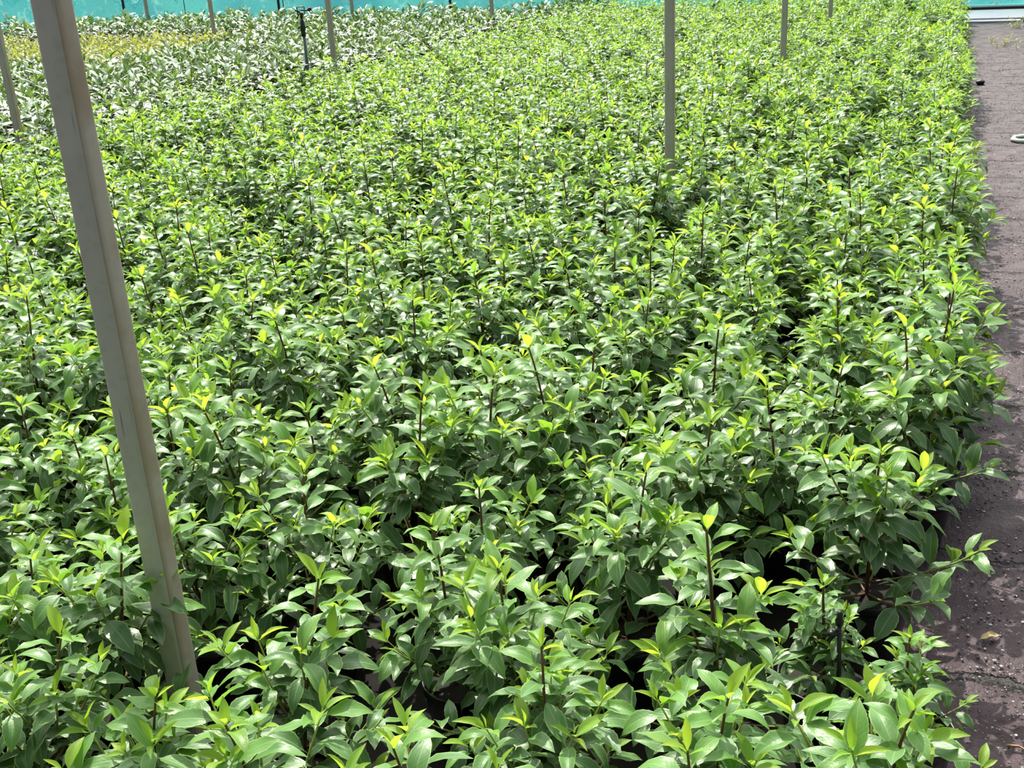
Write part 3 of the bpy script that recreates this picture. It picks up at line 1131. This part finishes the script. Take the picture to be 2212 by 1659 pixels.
c_protos = []
for v in range(7):
    root = empty('cherry_laurel', (0, 0, 0))
    lv, yv, tb = cherry_parts(rnd)
    link('pot', pot_mesh, root)
    V, Q, T = tb.arrays()
    link('stem', mesh_np('stem', V, Q, M_stem, tone=T), root)
    V, Q, UV, T = lv.build(8, 4, 'cherry')
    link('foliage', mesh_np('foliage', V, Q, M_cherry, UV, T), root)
    V, Q, UV, T = yv.build(6, 2, 'cherry')
    link('young_foliage', mesh_np('young_foliage', V, Q, M_cherry, UV, T), root)
    c_protos.append(root)
g_protos = []
for v in range(5):
    root = empty('golden_shrub', (0, 0, 0))
    lv, tb = golden_parts(rnd)
    link('pot', pot_mesh, root)
    V, Q, T = tb.arrays()
    link('stem', mesh_np('stem', V, Q, M_stem, tone=T), root)
    V, Q, UV, T = lv.build(5, 2, 'golden')
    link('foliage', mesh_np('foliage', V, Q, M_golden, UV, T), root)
    g_protos.append(root)


def plant_all(protos, places, group, label_fn, hgt):
    kids = [list(p.children) for p in protos]
    used = [False] * len(protos)
    ln = {}
    for k, s in enumerate(places):
        ln.setdefault(s[2], []).append((s[1], k))
    lab = {}
    base = min(ln)
    for n, key in enumerate(sorted(ln)):
        for m, (y, k) in enumerate(sorted(ln[key])):
            lab[k] = label_fn(n + 1, m + 1)
    for k, (x, y, i) in enumerate(places):
        v = int(rng.integers(0, len(protos)))
        rz, sc = float(rng.uniform(0, 6.28)), float(rng.uniform(*hgt))
        if not used[v]:
            used[v] = True
            r = protos[v]
            r.location, r.rotation_euler, r.scale = (x, y, -0.012), (0, 0, rz), (sc,) * 3
        else:
            r = dup(protos[v], (x, y, -0.012), rz, sc, kids[v])
        tag(r, lab[k], 'plant', group)


plant_all(c_protos, ch_vis, 'glossy cherry laurels beyond the main bed',
          lambda n, m: f'glossy broad-leaved plant, {ordinal(m)} from the front in the {ordinal(n)} line beyond the bed', (0.90, 1.10))
plant_all(g_protos, go_vis, 'golden shrubs among the glossy plants',
          lambda n, m: f'golden-leaved shrub, {ordinal(m)} from the front in line {ordinal(n)} of the golden patch', (0.95, 1.1))
if ch_rest:
    lows = []
    for v in range(4):
        lv, yv, tb = cherry_parts(rnd, ns=3)
        A, B, C = lv.build(5, 2, 'cherry'), yv.build(4, 2, 'cherry'), tb.arrays()
        o1, o2 = len(A[0]), len(A[0]) + len(B[0])
        lows.append((np.concatenate([A[0], B[0], C[0]]), np.concatenate([A[1], B[1] + o1, C[1] + o2]), np.concatenate([A[2], B[2], np.zeros((len(C[0]), 2)) + .3]),
                     np.concatenate([A[3], B[3], C[2]]), np.concatenate([np.zeros(len(A[1]) + len(B[1])), np.ones(len(C[1]))]).astype(int)))
    tag(scatter('cherry_laurels', lows, [(s[0], s[1]) for s in ch_rest], [M_cherry, M_stem], (0.95, 1.2)), 'far mass of glossy broad-leaved plants in front of the net', 'plants',
        kind='stuff')

# shrubs beyond the net, seen only as pale shapes through it
glow_l = []
for v in range(3):
    lv, tb = golden_parts(rnd, 3)
    A, C = lv.build(3, 2, 'golden'), tb.arrays()
    glow_l.append((np.concatenate([A[0], C[0]]) * [2.6, 2.6, 3.4], np.concatenate([A[1], C[1] + len(A[0])]), np.concatenate([A[2], np.zeros((len(C[0]), 2)) + .3]),
                   np.concatenate([A[3] * 0.6, C[2]]), np.concatenate([np.zeros(len(A[1])), np.ones(len(C[1]))]).astype(int)))
beh = [(-28 + 1.05 * i + rng.uniform(-.3, .3), 23.2 + rng.uniform(-.5, .9)) for i in range(26)]
tag(scatter('hedge_foliage', glow_l, beh, [M_golden, M_stem], (0.8, 1.15)), 'yellow-green shrubs glimpsed as pale blotches through the turquoise net', 'shrubs', kind='stuff')

# ------------------------------------------------------------------ small things on the path
# loose pale stones
ico = bmesh.new()
bmesh.ops.create_icosphere(ico, subdivisions=1, radius=1)
IV = np.array([v.co[:] for v in ico.verts])
IQ = np.array([[l.vert.index for l in f.loops] + [f.loops[2].vert.index] for f in ico.faces])
ico.free()
VV, QQ, TT, n = [], [], [], 0
for k in range(7500):
    y = 1.2 + 14.0 * rng.random() ** 1.7
    x = rng.uniform(0.14, 0.35 + 0.06 * y)
    r = rng.uniform(0.0012, 0.0032) * (1 + 0.06 * y)
    P = IV * (1 + rng.uniform(-.25, .25, (len(IV), 1))) * [r * rng.uniform(.8, 1.5), r * rng.uniform(.8, 1.5), r * 0.65] + [x, y, 0.004 + r * 0.35]
    VV.append(P); QQ.append(IQ + n); n += len(IV)
    TT.append(np.full(len(IV), rng.random()))
m, t = new_mat('loose_stone')
at = nd(t, 'ShaderNodeAttribute', attribute_name='tone')
out(t, principled(t, cramp(t, at.outputs['Fac'], [(0, (0.02, 0.016, 0.016)), (0.5, (0.05, 0.04, 0.04)), (0.8, (0.22, 0.20, 0.19)), (1, (0.50, 0.47, 0.45))]), 0.5).outputs[0])
tag(link('gravel', mesh_np('gravel', np.concatenate(VV), np.concatenate(QQ), m, tone=np.concatenate(TT), smooth=False)), 'loose pale grit scattered over the dark path', 'gravel', kind='stuff')


def leaf_obj(name, loc, rz, L, wd, mat, label, cat='leaf', tone=0.9):
    lv = Leaves()
    lv.add((0, 0, 0.010), (1, 0, 0.15), L, wd, tone, curl=0.5, fold=0.5, wave=0.05)
    V, Q, UV, T = lv.build(12, 4)
    V2 = np.concatenate([V, V - [0, 0, 0.0006]])
    Q2 = np.concatenate([Q, Q[:, ::-1] + len(V)])
    o = link(name, mesh_np(name, V2, Q2, mat, np.concatenate([UV, UV]), np.concatenate([T, T])))
    o.location = loc
    o.rotation_euler = (0.1, 0, rz)
    return tag(o, label, cat)


M_dead = leaf_mat('dry_leaf', [(0, (0.25, 0.08, 0.03)), (0.5, (0.45, 0.2, 0.07)), (1, (0.66, 0.44, 0.2))], (1, 0.8, 0.5), trans=0.15, rough=0.5, margin=(0.7, 0.5, 0.3))
leaf_obj('fallen_leaf', (0.185, 2.47, 0.003), 0.65, 0.062, 0.022, M_dead, 'curled tan fallen leaf lying on the dark path near the front plants')
bm = bmesh.new()
add_tube(bm, [(0, 0, 0.007), (.02, .012, .009), (.045, .010, .007), (.07, .018, .006)], [.0028, .0025, .002, .0012], 6)
o = bm_obj('twig', bm, simple_mat('dry_twig', (0.30, 0.17, 0.09), 0.7), None, True)
o.location = (0.235, 2.10, 0.002)
o.rotation_euler = (0, 0, -0.5)
tag(o, 'thin brown twig lying on the path close to the camera', 'twig')
bm = bmesh.new()
bmesh.ops.create_icosphere(bm, subdivisions=3, radius=0.038)
for v in bm.verts:
    f = 1 + 0.18 * math.sin(v.co.x * 90 + 1) * math.cos(v.co.y * 70) + 0.1 * math.sin(v.co.z * 120)
    v.co = Vector((v.co.x * 1.2 * f, v.co.y * f, v.co.z * 0.8 * f + 0.026))
o = bm_obj('stone', bm, simple_mat('black_stone', (0.014, 0.012, 0.013), 0.6), None, True)
o.location = (0.345, 12.05, 0.0)
tag(o, 'round black stone on the path beside the bed edge', 'stone')
bm = bmesh.new()
add_tube(bm, [(0.16, 0.10, .022), (0.05, .11, .022), (-.02, .07, .02), (-.035, .0, .016), (.0, -.05, .015), (.07, -.075, .014)], 0.016, 8)
o = bm_obj('hose_end', bm, simple_mat('pale_hose', (0.62, 0.74, 0.60), 0.45), None, True)
o.location = (0.55, 9.05, 0.0)
tag(o, 'pale curved end of hose lying on the path at the frame edge', 'hose')

M_weed = leaf_mat('dry_weed', [(0, (0.14, 0.17, 0.05)), (0.5, (0.36, 0.30, 0.14)), (1, (0.62, 0.52, 0.30))], (1, 0.9, 0.5), trans=0.25, rough=0.5, margin=(0.6, 0.5, 0.3))


def weed(x, y, n, spread, label, tone=0.6):
    root = empty('weed', (x, y, 0))
    tag(root, label, 'weed')
    lv, tb = Leaves(), Tubes()
    for s in range(n):
        a = random.uniform(0, 6.28)
        q = np.array([random.uniform(-spread, spread) * 0.5, random.uniform(-spread, spread), 0.0])
        hh = random.uniform(.05, .14)
        tip = q + np.array([math.cos(a) * .04, math.sin(a) * .04, hh])
        tb.add(np.array([q, (q + tip) / 2 + [0, 0, .01], tip]), .0022, .001, .6, .9, 4)
        for k in range(7):
            L = random.uniform(.035, .07)
            lv.add(q + (tip - q) * k / 7, sph(a + k * 2.4, random.uniform(-.1, .9)), L, L * .3, tone + random.uniform(-.3, .3), curl=.6, fold=.3)
    V, Q, T = tb.arrays()
    link('stem', mesh_np('stem', V, Q, M_stem, tone=T), root)
    V, Q, UV, T = lv.build(5, 2, 'golden')
    link('foliage', mesh_np('foliage', V, Q, M_weed, UV, T), root)


weed(0.86, 17.9, 10, 0.22, 'dry straw-coloured weed growing at the kerb at the end of the path')
weed(0.84, 15.6, 24, 0.62, 'patch of dry yellowish weeds on the path short of the kerb', 0.65)
weed(0.70, 10.3, 5, 0.05, 'small green weed on the path beyond the pale hose end', 0.05)
